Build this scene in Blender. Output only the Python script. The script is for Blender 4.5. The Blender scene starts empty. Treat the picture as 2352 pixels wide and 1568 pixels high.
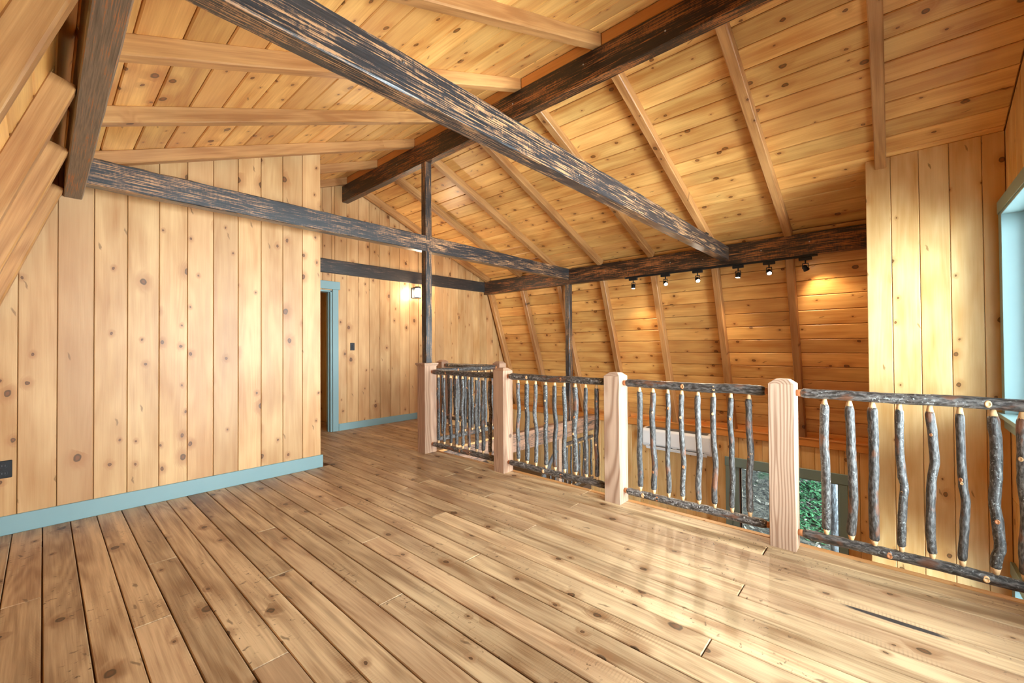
import bpy, math, random
from mathutils import Matrix, Vector
random.seed(7)
sc = bpy.context.scene
COL = sc.collection
# ---------------------------------------------------------------- camera
F = Vector((0.74358, 0.66853, 0.01155)); R = Vector((0.66859, -0.74360, -0.00683))
F.normalize(); R = (R - F * R.dot(F)).normalized(); U = R.cross(F)
cam_d = bpy.data.cameras.new('camera'); cam = bpy.data.objects.new('camera', cam_d); COL.objects.link(cam)
cam_d.sensor_width = 36.0; cam_d.lens = 968.38 / 2352 * 36; cam_d.clip_start = 0.03
cam.matrix_world = Matrix(((R.x, U.x, -F.x, 0), (R.y, U.y, -F.y, 0), (R.z, U.z, -F.z, 1.25), (0, 0, 0, 1)))
sc.camera = cam
# ---------------------------------------------------------------- world, exposure, daylight
w = bpy.data.worlds.new('sky'); sc.world = w; w.use_nodes = True
bgn = w.node_tree.nodes['Background']; bgn.inputs[0].default_value = (0.80, 0.90, 1.0, 1); bgn.inputs[1].default_value = 1.0
vs = sc.view_settings; vs.view_transform = 'Standard'; vs.look = 'None'; vs.gamma = 1; vs.use_curve_mapping = False
vs.exposure = 0.88
sc.cycles.max_bounces = 7; sc.cycles.diffuse_bounces = 5; sc.cycles.glossy_bounces = 3; sc.cycles.transmission_bounces = 4; sc.cycles.transparent_max_bounces = 8
sc.cycles.sample_clamp_indirect = 6; sc.cycles.adaptive_threshold = .04

def area(name, loc, target, sx, sy, power, col):
    l = bpy.data.lights.new(name, 'AREA'); l.shape = 'RECTANGLE'; l.size = sx; l.size_y = sy; l.energy = power; l.color = col
    o = bpy.data.objects.new(name, l); COL.objects.link(o); o.location = loc
    o.rotation_euler = (Vector(target) - Vector(loc)).to_track_quat('-Z', 'Y').to_euler()
    return o
DAY = (0.80, 0.91, 1.0)
area('daylight_sky', (2.2, -3.4, 3.2), (2.2, 4, 3.2), 16, 13, 14000, DAY)

# ---------------------------------------------------------------- helpers
def link(o, parent=None):
    COL.objects.link(o)
    if parent is not None: o.parent = parent
    return o
ORI = {}
def empty(name, loc=(0, 0, 0)):
    o = bpy.data.objects.new(name, None); o.location = loc; link(o); ORI[o.name] = Vector(loc); o.empty_display_size = .1
    return o
def tag(o, label=None, cat=None, group=None, kind=None):
    if label: o['label'] = label
    if cat: o['category'] = cat
    if group: o['group'] = group
    if kind: o['kind'] = kind
    return o
def wm(o):
    """world matrix of an object built by this script (no rotation on parents except through stored matrices)"""
    return MW.get(o.name, Matrix.Translation(ORI.get(o.name, Vector((0, 0, 0)))))
MW = {}
def place(o, M, parent=None):
    link(o, parent); MW[o.name] = M.copy()
    o.matrix_local = (wm(parent).inverted() @ M) if parent is not None else M
    return o
def mk(name, verts, faces, mat, parent=None, M=None, smooth=False):
    me = bpy.data.meshes.new(name); me.from_pydata([tuple(v) for v in verts], [], faces); me.update()
    if smooth:
        for p in me.polygons: p.use_smooth = True
    if mat: me.materials.append(mat)
    o = bpy.data.objects.new(name, me)
    return place(o, M if M is not None else Matrix.Identity(4), parent)
def frame(O, X, Y, Z):
    X, Y, Z = Vector(X).normalized(), Vector(Y).normalized(), Vector(Z).normalized(); O = Vector(O)
    return Matrix(((X.x, Y.x, Z.x, O.x), (X.y, Y.y, Z.y, O.y), (X.z, Y.z, Z.z, O.z), (0, 0, 0, 1)))
def boxv(x0, x1, y0, y1, z0, z1):
    return ([(x0, y0, z0), (x1, y0, z0), (x1, y1, z0), (x0, y1, z0), (x0, y0, z1), (x1, y0, z1), (x1, y1, z1), (x0, y1, z1)],
            [(0, 3, 2, 1), (4, 5, 6, 7), (0, 1, 5, 4), (1, 2, 6, 5), (2, 3, 7, 6), (3, 0, 4, 7)])
def cbox(sx, sy, sz, c):
    """chamfered box centred on the origin"""
    vs_, fs = [], []
    hx, hy, hz = sx / 2, sy / 2, sz / 2
    lv = [(-hz, c), (-hz + c, 0), (hz - c, 0), (hz, c)]
    for z, i in lv:
        a, b = hx - i, hy - i; k = c
        vs_ += [(a - k, -b, z), (a, -b + k, z), (a, b - k, z), (a - k, b, z), (-a + k, b, z), (-a, b - k, z), (-a, -b + k, z), (-a + k, -b, z)]
    for l in range(3):
        for i in range(8):
            j = (i + 1) % 8
            fs.append((l * 8 + i, l * 8 + j, l * 8 + 8 + j, l * 8 + 8 + i))
    fs.append(tuple(range(7, -1, -1))); fs.append(tuple(range(24, 32)))
    return vs_, fs
def box(name, x0, x1, y0, y1, z0, z1, mat, parent=None, c=.003):
    """axis aligned chamfered box, origin at its centre"""
    c = min(c, (x1 - x0) * .3, (y1 - y0) * .3, (z1 - z0) * .3)
    v, f = cbox(x1 - x0, y1 - y0, z1 - z0, c)
    return mk(name, v, f, mat, parent, Matrix.Translation(((x0 + x1) / 2, (y0 + y1) / 2, (z0 + z1) / 2)))
def clip(poly, a, b, c):
    """keep the part of a convex polygon where a*x+b*y<=c"""
    out = []
    for i in range(len(poly)):
        p, q = poly[i], poly[(i + 1) % len(poly)]
        dp, dq = a * p[0] + b * p[1] - c, a * q[0] + b * q[1] - c
        if dp <= 1e-9: out.append(p)
        if (dp < -1e-9 and dq > 1e-9) or (dp > 1e-9 and dq < -1e-9):
            t = dp / (dp - dq); out.append((p[0] + (q[0] - p[0]) * t, p[1] + (q[1] - p[1]) * t))
    return out
def parea(p):
    return sum(p[i][0] * p[(i + 1) % len(p)][1] - p[(i + 1) % len(p)][0] * p[i][1] for i in range(len(p))) / 2
def inset(poly, d):
    n = len(poly); out = []
    for i in range(n):
        p0, p1, p2 = Vector(poly[i - 1]), Vector(poly[i]), Vector(poly[(i + 1) % n])
        e1, e2 = (p1 - p0).normalized(), (p2 - p1).normalized()
        n1, n2 = Vector((-e1.y, e1.x)), Vector((-e2.y, e2.x))
        k = 1 + n1.dot(n2)
        out.append(tuple(p1 + (n1 + n2) * (d / max(k, .3))))
    return out
def board(parent, poly, O, UX, VY, N, t, mat, name='board', ch=.004, gap=.0012):
    """one board: convex outline in the plane (UX, VY), V along the grain, face towards N, its back on the plane"""
    if len(poly) < 3 or abs(parea(poly)) < 4e-4: return None
    clean = []
    for p in poly:
        if not clean or (Vector(p) - Vector(clean[-1])).length > .002: clean.append(p)
    if (Vector(clean[0]) - Vector(clean[-1])).length < .002: clean.pop()
    if len(clean) < 3: return None
    if parea(clean) < 0: clean.reverse()
    x0, x1 = min(p[0] for p in clean), max(p[0] for p in clean)
    if x1 - x0 < .018: return None
    cx, cy = (x0 + x1) / 2, sum(p[1] for p in clean) / len(clean)
    P = inset([(p[0] - cx, p[1] - cy) for p in clean], gap); Q = inset(P, ch); n = len(P)
    v = [(p[0], p[1], 0) for p in P] + [(p[0], p[1], t - ch) for p in P] + [(p[0], p[1], t) for p in Q]
    f = [tuple(range(2 * n, 3 * n))]
    for i in range(n):
        j = (i + 1) % n
        f += [(i, j, n + j, n + i), (n + i, n + j, 2 * n + j, 2 * n + i)]
    UX, VY, N = Vector(UX).normalized(), Vector(VY).normalized(), Vector(N).normalized()
    if UX.cross(VY).dot(N) < 0:      # keep a right handed frame
        v = [(-a, b, c) for a, b, c in v]; f = [tuple(reversed(q)) for q in f]; UX2 = -UX
    else: UX2 = UX
    return mk(name, v, f, mat, parent, frame(Vector(O) + UX * cx + VY * cy, UX2, VY, N))
def timber(name, p0, p1, wdt, hgt, mat, parent=None, side=(0, 0, 1), c=.006, rough=.0014, segs=24, seed=0, wane=0.0):
    """a sawn timber from p0 to p1 (centre line); local Y runs along it, local Z is 'side'"""
    p0, p1 = Vector(p0), Vector(p1); L = (p1 - p0).length; Y = (p1 - p0) / L
    Z = Vector(side); Z = (Z - Y * Z.dot(Y)).normalized(); X = Y.cross(Z)
    rnd = random.Random(seed); a, b = wdt / 2, hgt / 2
    ring = [(a - c, -b), (a, -b + c), (a, b - c), (a - c, b), (-a + c, b), (-a, b - c), (-a, -b + c), (-a + c, -b)]
    v, f = [], []
    for s in range(segs + 1):
        y = -L / 2 + L * s / segs
        for i, (x, z) in enumerate(ring):
            j = rnd.uniform(-rough, rough); k = rnd.uniform(-rough, rough) - (abs(rnd.gauss(0, wane)) if i in (2, 3, 4, 5) else 0)
            v.append((x + j * .6, y, z + k))
    for s in range(segs):
        for i in range(8):
            j = (i + 1) % 8
            f.append((s * 8 + i, s * 8 + 8 + i, s * 8 + 8 + j, s * 8 + j))
    f.append(tuple(range(8))); f.append(tuple(range(segs * 8 + 7, segs * 8 - 1, -1)))
    return mk(name, v, f, mat, parent, frame((p0 + p1) / 2, X, Y, Z))
def cyl(name, p0, p1, r0, r1, mat, parent=None, n=14, smooth=True):
    p0, p1 = Vector(p0), Vector(p1); L = (p1 - p0).length; Z = (p1 - p0) / L
    X = Z.orthogonal().normalized(); Y = Z.cross(X)
    v = [(r0 * math.cos(2 * math.pi * i / n), r0 * math.sin(2 * math.pi * i / n), -L / 2) for i in range(n)]
    v += [(r1 * math.cos(2 * math.pi * i / n), r1 * math.sin(2 * math.pi * i / n), L / 2) for i in range(n)]
    f = [(i, (i + 1) % n, n + (i + 1) % n, n + i) for i in range(n)] + [tuple(range(n - 1, -1, -1)), tuple(range(n, 2 * n))]
    o = mk(name, v, f, mat, parent, frame((p0 + p1) / 2, X, Y, Z))
    if smooth:
        for p in o.data.polygons:
            if len(p.vertices) == 4: p.use_smooth = True
    return o
def lathe(name, prof, mat, parent, M, n=18):
    v, f = [], []
    for r, z in prof:
        v += [(r * math.cos(2 * math.pi * i / n), r * math.sin(2 * math.pi * i / n), z) for i in range(n)]
    for k in range(len(prof) - 1):
        for i in range(n):
            j = (i + 1) % n; f.append((k * n + i, k * n + j, k * n + n + j, k * n + n + i))
    f.append(tuple(range(n - 1, -1, -1))); f.append(tuple(range((len(prof) - 1) * n, len(prof) * n)))
    return mk(name, v, f, mat, parent, M, smooth=True)
def log(name, p0, p1, r, mat, parent, uaxis, prof=None, seed=0, segs=26, n=12, wob=.0, rough=.06, endr=.35, taper=.0):
    """a barked stick from p0 to p1; prof = [(t, du, dv)] centre line offsets along uaxis and across"""
    p0, p1 = Vector(p0), Vector(p1); L = (p1 - p0).length; Z = (p1 - p0) / L
    X = Vector(uaxis); X = (X - Z * X.dot(Z)).normalized(); Y = Z.cross(X)
    rnd = random.Random(seed)
    ph = [rnd.uniform(0, 6.28) for _ in range(6)]; am = [rnd.uniform(.4, 1) for _ in range(4)]
    def off(t):
        e = math.sin(math.pi * t) ** .6
        du = wob * e * (am[0] * math.sin(2.2 * math.pi * t + ph[0]) + .5 * am[1] * math.sin(5.1 * math.pi * t + ph[1]))
        dv = wob * e * (am[2] * math.sin(2.5 * math.pi * t + ph[2]) + .4 * am[3] * math.sin(4.7 * math.pi * t + ph[3]))
        if prof:
            for a, b in zip(prof, prof[1:]):
                if a[0] <= t <= b[0]:
                    k = (t - a[0]) / (b[0] - a[0]); k = k * k * (3 - 2 * k)
                    du += a[1] + (b[1] - a[1]) * k; dv += a[2] + (b[2] - a[2]) * k; break
        return du, dv
    ts = [0, .012, .03] + [.03 + .94 * (i + 1) / segs for i in range(segs)] + [.985, 1]
    v, f = [], []
    lump = [rnd.uniform(-1, 1) for _ in range(len(ts))]
    for k, t in enumerate(ts):
        du, dv = off(t)
        rr = r * (1 + taper * (t - .5) + rough * .8 * lump[k])
        if k in (0, len(ts) - 1): rr = r * endr
        elif k in (1, len(ts) - 2): rr = r * (endr + .8 * (1 - endr))
        for i in range(n):
            a = 2 * math.pi * i / n
            q = rr * (1 + rnd.uniform(-rough, rough) + .05 * math.sin(2 * a + ph[4]))
            v.append((du + q * math.cos(a), dv + q * math.sin(a), -L / 2 + L * t))
    m = len(ts)
    for k in range(m - 1):
        for i in range(n):
            j = (i + 1) % n; f.append((k * n + i, k * n + j, k * n + n + j, k * n + n + i))
    f.append(tuple(range(n - 1, -1, -1))); f.append(tuple(range((m - 1) * n, m * n)))
    o = mk(name, v, f, mat, parent, frame((p0 + p1) / 2, X, Y, Z), smooth=True)
    return o, off, X, Y
# ---------------------------------------------------------------- materials
class NT:
    def __init__(s, name):
        s.m = bpy.data.materials.new(name); s.m.use_nodes = True; s.t = s.m.node_tree; s.n = s.t.nodes; s.l = s.t.links
        s.b = s.n['Principled BSDF']
    def lk(s, a, sock):
        if hasattr(a, 'node'): s.l.new(a, sock)
        else: sock.default_value = a
    def math(s, op, a, b=0, c=None, clamp=False):
        x = s.n.new('ShaderNodeMath'); x.operation = op; x.use_clamp = clamp; s.lk(a, x.inputs[0]); s.lk(b, x.inputs[1])
        if c is not None: s.lk(c, x.inputs[2])
        return x.outputs[0]
    def vmath(s, op, a, b):
        x = s.n.new('ShaderNodeVectorMath'); x.operation = op; s.lk(a, x.inputs[0]); s.lk(b, x.inputs[1]); return x.outputs[0]
    def noise(s, vec, scale=1, detail=4, rough=.55, dist=0, dim='3D'):
        x = s.n.new('ShaderNodeTexNoise'); x.noise_dimensions = dim; s.lk(vec, x.inputs['Vector'])
        x.inputs['Scale'].default_value = scale; x.inputs['Detail'].default_value = detail; x.inputs['Roughness'].default_value = rough; x.inputs['Distortion'].default_value = dist
        return x.outputs[0]
    def mix(s, fac, a, b, mode='MIX'):
        x = s.n.new('ShaderNodeMix'); x.data_type = 'RGBA'; x.blend_type = mode; s.lk(fac, x.inputs[0]); s.lk(a, x.inputs[6]); s.lk(b, x.inputs[7]); return x.outputs[2]
    def ss(s, v, lo, hi, o0=0., o1=1.):
        x = s.n.new('ShaderNodeMapRange'); x.interpolation_type = 'SMOOTHSTEP'; s.lk(v, x.inputs[0])
        s.lk(lo, x.inputs[1]); s.lk(hi, x.inputs[2]); x.inputs[3].default_value = o0; x.inputs[4].default_value = o1; return x.outputs[0]
    def coords(s):
        tc = s.n.new('ShaderNodeTexCoord'); oi = s.n.new('ShaderNodeObjectInfo'); s.rnd = oi.outputs['Random']
        cb = s.n.new('ShaderNodeCombineXYZ')
        for i, k in enumerate((17.3, 41.7, 29.1)): s.lk(s.math('MULTIPLY', s.rnd, k), cb.inputs[i])
        s.obj = tc.outputs['Object']
        return s.vmath('ADD', tc.outputs['Object'], cb.outputs[0])
    def sep(s, v):
        x = s.n.new('ShaderNodeSeparateXYZ'); s.lk(v, x.inputs[0]); return x.outputs
    def comb(s, a, b, c):
        x = s.n.new('ShaderNodeCombineXYZ'); s.lk(a, x.inputs[0]); s.lk(b, x.inputs[1]); s.lk(c, x.inputs[2]); return x.outputs[0]
    def bump(s, h, strength, dist=.002):
        x = s.n.new('ShaderNodeBump'); s.lk(h, x.inputs['Height']); x.inputs['Strength'].default_value = strength; x.inputs['Distance'].default_value = dist
        s.l.new(x.outputs[0], s.b.inputs['Normal'])
    def rand2(s, k): return s.math('FRACT', s.math('MULTIPLY', s.rnd, k))
    def out(s, col, rough=.45, spec=.5, coat=0, coatr=.1):
        s.lk(col, s.b.inputs['Base Color']); s.lk(rough, s.b.inputs['Roughness']); s.b.inputs['Specular IOR Level'].default_value = spec
        s.b.inputs['Coat Weight'].default_value = coat; s.b.inputs['Coat Roughness'].default_value = coatr
        return s.m
def c4(c): return (c[0], c[1], c[2], 1)
def S(r, g, b):
    """sRGB 0-255 to linear"""
    return tuple(((x / 255 + .055) / 1.055) ** 2.4 if x > 10 else x / 255 / 12.92 for x in (r, g, b))
def pine(name, dark, light, pink, knots=.5, krad=.055, cell=5.3, rough=.42, coat=0., grain=.5, tone=.22, bumpk=.25, marks=0., halo=.5, coatr=.12, ringk=.35, scar=None):
    t = NT(name); P = t.coords(); x, y, z = t.sep(P)
    # knots: one candidate per cell, kept at random
    vo = t.n.new('ShaderNodeTexVoronoi'); vo.voronoi_dimensions = '2D'; vo.feature = 'F1'
    kx = t.noise(t.comb(t.math('MULTIPLY', x, 25), t.math('MULTIPLY', y, 25), 0), 1, 1, .5, 0, '2D')
    kv = t.comb(t.math('ADD', x, t.math('MULTIPLY', kx, .012)), t.math('ADD', t.math('MULTIPLY', y, .72), t.math('MULTIPLY', kx, .010)), 0)
    t.lk(kv, vo.inputs['Vector']); vo.inputs['Scale'].default_value = cell; vo.inputs['Randomness'].default_value = 1
    r, g, b = t.sep(vo.outputs['Color'])
    d = vo.outputs['Distance']
    keep = t.math('LESS_THAN', r, knots)
    rad = t.math('MULTIPLY', krad, t.math('ADD', .35, t.math('MULTIPLY', t.math('POWER', g, 2), 1.0)))
    q = t.math('DIVIDE', d, rad)
    kn = t.math('MULTIPLY', t.ss(q, 1.15, .85), keep)
    core = t.math('MULTIPLY', t.ss(q, .75, .35), keep)
    hal = t.math('MULTIPLY', t.ss(q, 4.2, 1.0), keep)
    # figure: lines that run along the board and bow around the knots
    bow = t.math('MULTIPLY', hal, .05)
    low = t.noise(t.comb(t.math('MULTIPLY', t.math('ADD', x, bow), 5), t.math('MULTIPLY', y, .45), t.math('MULTIPLY', z, 5)), 1, 2, .5)
    ring = t.math('SINE', t.math('MULTIPLY', t.math('ADD', low, t.math('MULTIPLY', x, .35)), 75))
    ring = t.math('MULTIPLY_ADD', ring, .5, .5)
    fine = t.noise(t.comb(t.math('MULTIPLY', x, 130), t.math('MULTIPLY', y, 3.5), t.math('MULTIPLY', z, 130)), 1, 3, .65)
    mid = t.noise(t.comb(t.math('MULTIPLY', x, 16), t.math('MULTIPLY', y, .9), t.math('MULTIPLY', z, 16)), 1, 2, .55)
    blot = t.noise(t.comb(t.math('MULTIPLY', x, 5), t.math('MULTIPLY', y, 1.6), 0), 1, 2, .5, 0, '2D')
    v = t.math('ADD', t.math('MULTIPLY', t.math('SUBTRACT', fine, .5), grain), t.math('MULTIPLY', t.math('SUBTRACT', mid, .5), 1.5 * grain))
    v = t.math('ADD', v, t.math('MULTIPLY', t.math('SUBTRACT', ring, .6), -ringk * .35))
    v = t.math('ADD', v, t.math('MULTIPLY', t.math('SUBTRACT', blot, .5), 1.3))
    v = t.math('ADD', v, .5, clamp=True)
    col = t.mix(v, c4(dark), c4(light))
    col = t.mix(t.math('MULTIPLY', t.rand2(7.31), t.math('MULTIPLY', t.rand2(13.7), .6)), col, c4(pink))
    val = t.math('ADD', 1 - tone, t.math('MULTIPLY', t.rand2(3.77), tone * 1.6))
    vv = t.n.new('ShaderNodeHueSaturation'); t.lk(val, vv.inputs['Value']); t.lk(col, vv.inputs['Color']); col = vv.outputs[0]
    dk = tuple(a * .30 for a in dark)
    col = t.mix(t.math('MULTIPLY', hal, halo), col, c4(tuple(a * b for a, b in zip(dark, (.72, .52, .36)))))
    if marks:
        sp = t.noise(t.comb(t.math('MULTIPLY', x, 34), t.math('MULTIPLY', y, 48), 0), 1, 2, .6, .6)
        zone = t.noise(t.comb(t.math('MULTIPLY', x, 3.4), t.math('MULTIPLY', y, 1.1), 5), 1, 2, .5)
        mk_ = t.math('MULTIPLY', t.ss(sp, .61, .70), t.ss(zone, .48, .64))
        col = t.mix(t.math('MULTIPLY', mk_, marks), col, c4(tuple(a * .38 for a in dark)))
        sw = t.math('SINE', t.math('ADD', t.math('MULTIPLY', y, 460), t.math('MULTIPLY', blot, 9)))
        zone2 = t.noise(t.comb(t.math('MULTIPLY', x, 6), t.math('MULTIPLY', y, .8), 11), 1, 1, .5)
        col = t.mix(t.math('MULTIPLY', t.math('MULTIPLY', t.ss(sw, .0, .9), t.ss(zone2, .62, .72)), marks * .24), col, c4(tuple(a * .45 for a in dark)))
        edge = t.noise(t.comb(t.math('MULTIPLY', x, 12), t.math('MULTIPLY', y, .6), 21), 1, 3, .6)
        col = t.mix(t.math('MULTIPLY', t.ss(edge, .56, .74), .55), col, c4(tuple(a * .55 for a in dark)))
    v2 = t.n.new('ShaderNodeTexVoronoi'); v2.voronoi_dimensions = '2D'; v2.feature = 'F1'
    t.lk(t.comb(t.math('ADD', t.math('ADD', x, t.math('MULTIPLY', kx, .02)), t.math('MULTIPLY', y, .25)), t.math('ADD', t.math('MULTIPLY', y, .22), 31), 0), v2.inputs['Vector']); v2.inputs['Scale'].default_value = cell * 1.15
    st_ = t.math('MULTIPLY', t.ss(v2.outputs['Distance'], .05, .022), t.math('LESS_THAN', t.sep(v2.outputs['Color'])[1], knots * .75))
    col = t.mix(t.math('MULTIPLY', st_, .7), col, c4(tuple(a * .42 for a in dark)))
    kc = t.mix(core, c4(tuple(a * .22 for a in dark)), c4(tuple(a * b for a, b in zip(dark, (.42, .30, .24)))))
    col = t.mix(t.math('MULTIPLY', kn, .92), col, kc)
    if scar:
        o_ = t.sep(t.obj); e1 = t.math('POWER', t.math('DIVIDE', t.math('SUBTRACT', o_[0], scar[0]), scar[2]), 2); e2 = t.math('POWER', t.math('DIVIDE', t.math('SUBTRACT', o_[1], scar[1]), scar[3]), 2)
        col = t.mix(t.math('MULTIPLY', t.ss(t.math('ADD', t.math('ADD', e1, e2), t.math('MULTIPLY', t.math('SUBTRACT', fine, .5), 1.6)), 1.15, .6), .95), col, c4((.010, .013, .020)))
    t.bump(fine, bumpk * .8, .0015)
    rg = t.math('ADD', rough - .06, t.math('MULTIPLY', mid, .14))
    return t.out(col, rg, .45, coat, coatr)
def charred(name, burn, scrape, amount=.5, rough=.32, bumpk=.5, coat=.25):
    t = NT(name); P = t.coords(); x, y, z = t.sep(P)
    a = t.noise(t.comb(t.math('MULTIPLY', x, 170), t.math('MULTIPLY', y, 4.0), t.math('MULTIPLY', z, 170)), 1, 5, .66)
    b = t.noise(t.comb(t.math('MULTIPLY', x, 9), t.math('MULTIPLY', y, 1.6), t.math('MULTIPLY', z, 9)), 1, 3, .55)
    ch = t.noise(t.comb(t.math('MULTIPLY', x, 22), t.math('MULTIPLY', y, 60), t.math('MULTIPLY', z, 22)), 1, 3, .6)
    s = t.math('ADD', t.math('MULTIPLY', a, .78), t.math('ADD', t.math('MULTIPLY', b, .32), t.math('MULTIPLY', ch, .14)))
    m = t.ss(s, .70 - .16 * amount, .785 - .16 * amount)
    tint = t.mix(b, c4(tuple(k * .55 for k in scrape)), c4(scrape))
    bl = t.mix(t.ss(a, .3, .7), c4(tuple(k * .6 for k in burn)), c4(tuple(k * 1.6 for k in burn)))
    col = t.mix(m, bl, tint)
    t.bump(a, bumpk, .0025)
    return t.out(col, t.math('ADD', rough, t.math('MULTIPLY', m, .25)), .5, coat, .34)
def bark(name, d, g, li, red, lich=.5, sc_=1.):
    t = NT(name); P = t.coords(); x, y, z = t.sep(P)
    v1 = t.comb(t.math('MULTIPLY', x, 110 * sc_), t.math('MULTIPLY', y, 110 * sc_), t.math('MULTIPLY', z, 34 * sc_))
    a = t.noise(v1, 1, 5, .6)
    b = t.noise(t.comb(t.math('MULTIPLY', x, 14), t.math('MULTIPLY', y, 14), t.math('MULTIPLY', z, 6)), 1, 3, .55)
    l = t.noise(P, 95 * sc_, 4, .6)
    col = t.mix(t.ss(a, .40, .66), c4(d), c4(g))
    col = t.mix(t.math('MULTIPLY', t.ss(b, .58, .68), .8), col, c4(red))
    col = t.mix(t.math('MULTIPLY', t.ss(l, .55, .66), t.ss(t.math('ADD', b, t.math('MULTIPLY', t.math('SUBTRACT', t.rnd, .5), .25)), .62 - .2 * lich, .40 - .2 * lich)), col, c4(li))
    vv = t.n.new('ShaderNodeHueSaturation'); t.lk(t.math('ADD', .7, t.math('MULTIPLY', t.rand2(5.3), .6)), vv.inputs['Value']); t.lk(col, vv.inputs['Color']); col = vv.outputs[0]
    t.bump(a, .8, .004)
    return t.out(col, .48, .5, .15, .3)
def fir(name, lt, dk, freq=230, rough=.6):
    t = NT(name); P = t.coords(); ob = t.sep(t.obj)
    n1 = t.noise(t.vmath('MULTIPLY', P, (3, 3, 1.1)), 1, 2, .5)
    cx = t.math('ADD', ob[0], t.math('SUBTRACT', t.math('MULTIPLY', t.rand2(3.1), .5), .38)); cy = t.math('ADD', ob[1], t.math('ADD', t.math('MULTIPLY', t.rand2(5.7), .2), -.1))
    tl = t.math('MULTIPLY', ob[2], .035)
    rr = t.math('SQRT', t.math('ADD', t.math('POWER', t.math('ADD', cx, tl), 2), t.math('POWER', cy, 2)))
    s = t.math('SINE', t.math('ADD', t.math('MULTIPLY', rr, freq), t.math('MULTIPLY', n1, 26)))
    s = t.math('POWER', t.math('MULTIPLY_ADD', s, .5, .5), 1.8)
    fine = t.noise(t.vmath('MULTIPLY', P, (140, 140, 5)), 1, 4, .6)
    v = t.math('ADD', t.math('MULTIPLY', s, .6), t.math('MULTIPLY', fine, .45), clamp=True)
    col = t.mix(v, c4(lt), c4(dk))
    vo = t.n.new('ShaderNodeTexVoronoi'); vo.feature = 'F1'; t.lk(P, vo.inputs['Vector']); vo.inputs['Scale'].default_value = 3.2
    kn = t.math('MULTIPLY', t.ss(vo.outputs['Distance'], .085, .055), t.math('LESS_THAN', t.sep(vo.outputs['Color'])[0], .5))
    col = t.mix(t.math('MULTIPLY', kn, .8), col, c4(tuple(k * .35 for k in dk)))
    t.bump(fine, .25, .0008)
    return t.out(col, rough, .35)
def plain(name, col, rough=.5, metal=0., spec=.5, var=.0, coat=0.):
    t = NT(name); P = t.coords()
    n = t.noise(P, 9, 3, .5)
    c = t.mix(t.math('MULTIPLY', n, 1.0), c4(tuple(k * (1 - var) for k in col)), c4(tuple(min(1, k * (1 + var)) for k in col)))
    t.b.inputs['Metallic'].default_value = metal
    return t.out(c, rough, spec, coat)
def emit(name, col, st):
    t = NT(name); t.b.inputs['Emission Color'].default_value = c4(col); t.b.inputs['Emission Strength'].default_value = st
    return t.out(c4((.9, .9, .9)), .3)
def glass(name):
    t = NT(name); t.n.remove(t.b)
    tr = t.n.new('ShaderNodeBsdfTransparent'); tr.inputs[0].default_value = (.94, .97, .96, 1)
    gl = t.n.new('ShaderNodeBsdfGlossy'); gl.inputs['Roughness'].default_value = .02
    fr = t.n.new('ShaderNodeFresnel'); fr.inputs[0].default_value = 1.45
    mx = t.n.new('ShaderNodeMixShader'); t.l.new(fr.outputs[0], mx.inputs[0]); t.l.new(tr.outputs[0], mx.inputs[1]); t.l.new(gl.outputs[0], mx.inputs[2])
    t.l.new(mx.outputs[0], t.n['Material Output'].inputs[0]); return t.m

M_CEIL = pine('ceiling_pine', S(204, 136, 66), S(250, 198, 118), S(214, 150, 88), knots=.55, krad=.092, rough=.36, coat=0., grain=.9, halo=.4)
M_RAFT = pine('rafter_wood', S(158, 104, 56), S(204, 150, 92), S(162, 110, 70), knots=.25, krad=.08, rough=.42, grain=1.2, halo=.35, ringk=.9)
M_WALL = pine('wall_pine', S(178, 124, 70), S(220, 176, 122), S(182, 130, 88), knots=.45, krad=.092, rough=.45, coat=0., grain=.55, halo=.5, tone=.14)
M_WALLO = pine('wall_pine_amber', S(206, 150, 78), S(242, 210, 152), S(216, 166, 104), knots=.42, krad=.075, rough=.42, coat=0., grain=.45, halo=.4, tone=.12)
M_FLOOR = pine('floor_pine', S(140, 104, 70), S(208, 176, 134), S(150, 112, 84), knots=.55, krad=.085, cell=5.0, rough=.44, coat=0., coatr=.22, grain=1.15, tone=.20, bumpk=.3, marks=1., halo=.55, ringk=.9)
M_FLOORD = pine('floor_pine_stained', S(140, 104, 70), S(208, 176, 134), S(150, 112, 84), knots=.45, krad=.085, cell=5.0, rough=.44, coat=0., coatr=.22, grain=1.15, tone=.12, bumpk=.3, marks=1., halo=.55, ringk=.9, scar=(.046, -.90, .017, .19))
M_EDGE = pine('edge_pine', S(186, 126, 72), S(226, 174, 116), S(190, 130, 84), knots=.2, rough=.28, coat=.3, grain=.6)
M_TRIMO = pine('ledge_pine', S(190, 116, 48), S(222, 152, 78), S(196, 126, 64), knots=.2, rough=.4, grain=.6)
M_CHAR = charred('charred_timber', (.023, .023, .025), S(190, 138, 92), .42, coat=.5)
M_CHARB = charred('charred_timber_brown', (.020, .011, .007), S(182, 112, 56), .44, rough=.42)
M_CHARH = charred('charred_timber_smooth', (.026, .022, .020), S(140, 108, 84), .12, rough=.36)
M_CHARL = charred('charred_timber_scraped', (.05, .04, .036), S(186, 140, 110), .95, rough=.38)
M_UMBER = charred('umber_timber', (.15, .105, .07), S(192, 124, 74), .22, rough=.45, bumpk=.25, coat=.1)
M_FIR = fir('fir_post', S(204, 172, 146), S(140, 102, 78), 380)
M_FIRD = fir('fir_post_brown', S(186, 148, 120), S(148, 110, 86), 420, .55)  # browner fir for the farther newels and the flat cap
M_BARK = bark('hickory_bark', (.035, .028, .024), (.165, .15, .14), S(170, 174, 170), S(128, 82, 56), .5)
M_BARKR = bark('rail_bark', (.030, .023, .019), (.20, .175, .16), S(190, 190, 186), S(120, 76, 52), .4, .8)
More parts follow.
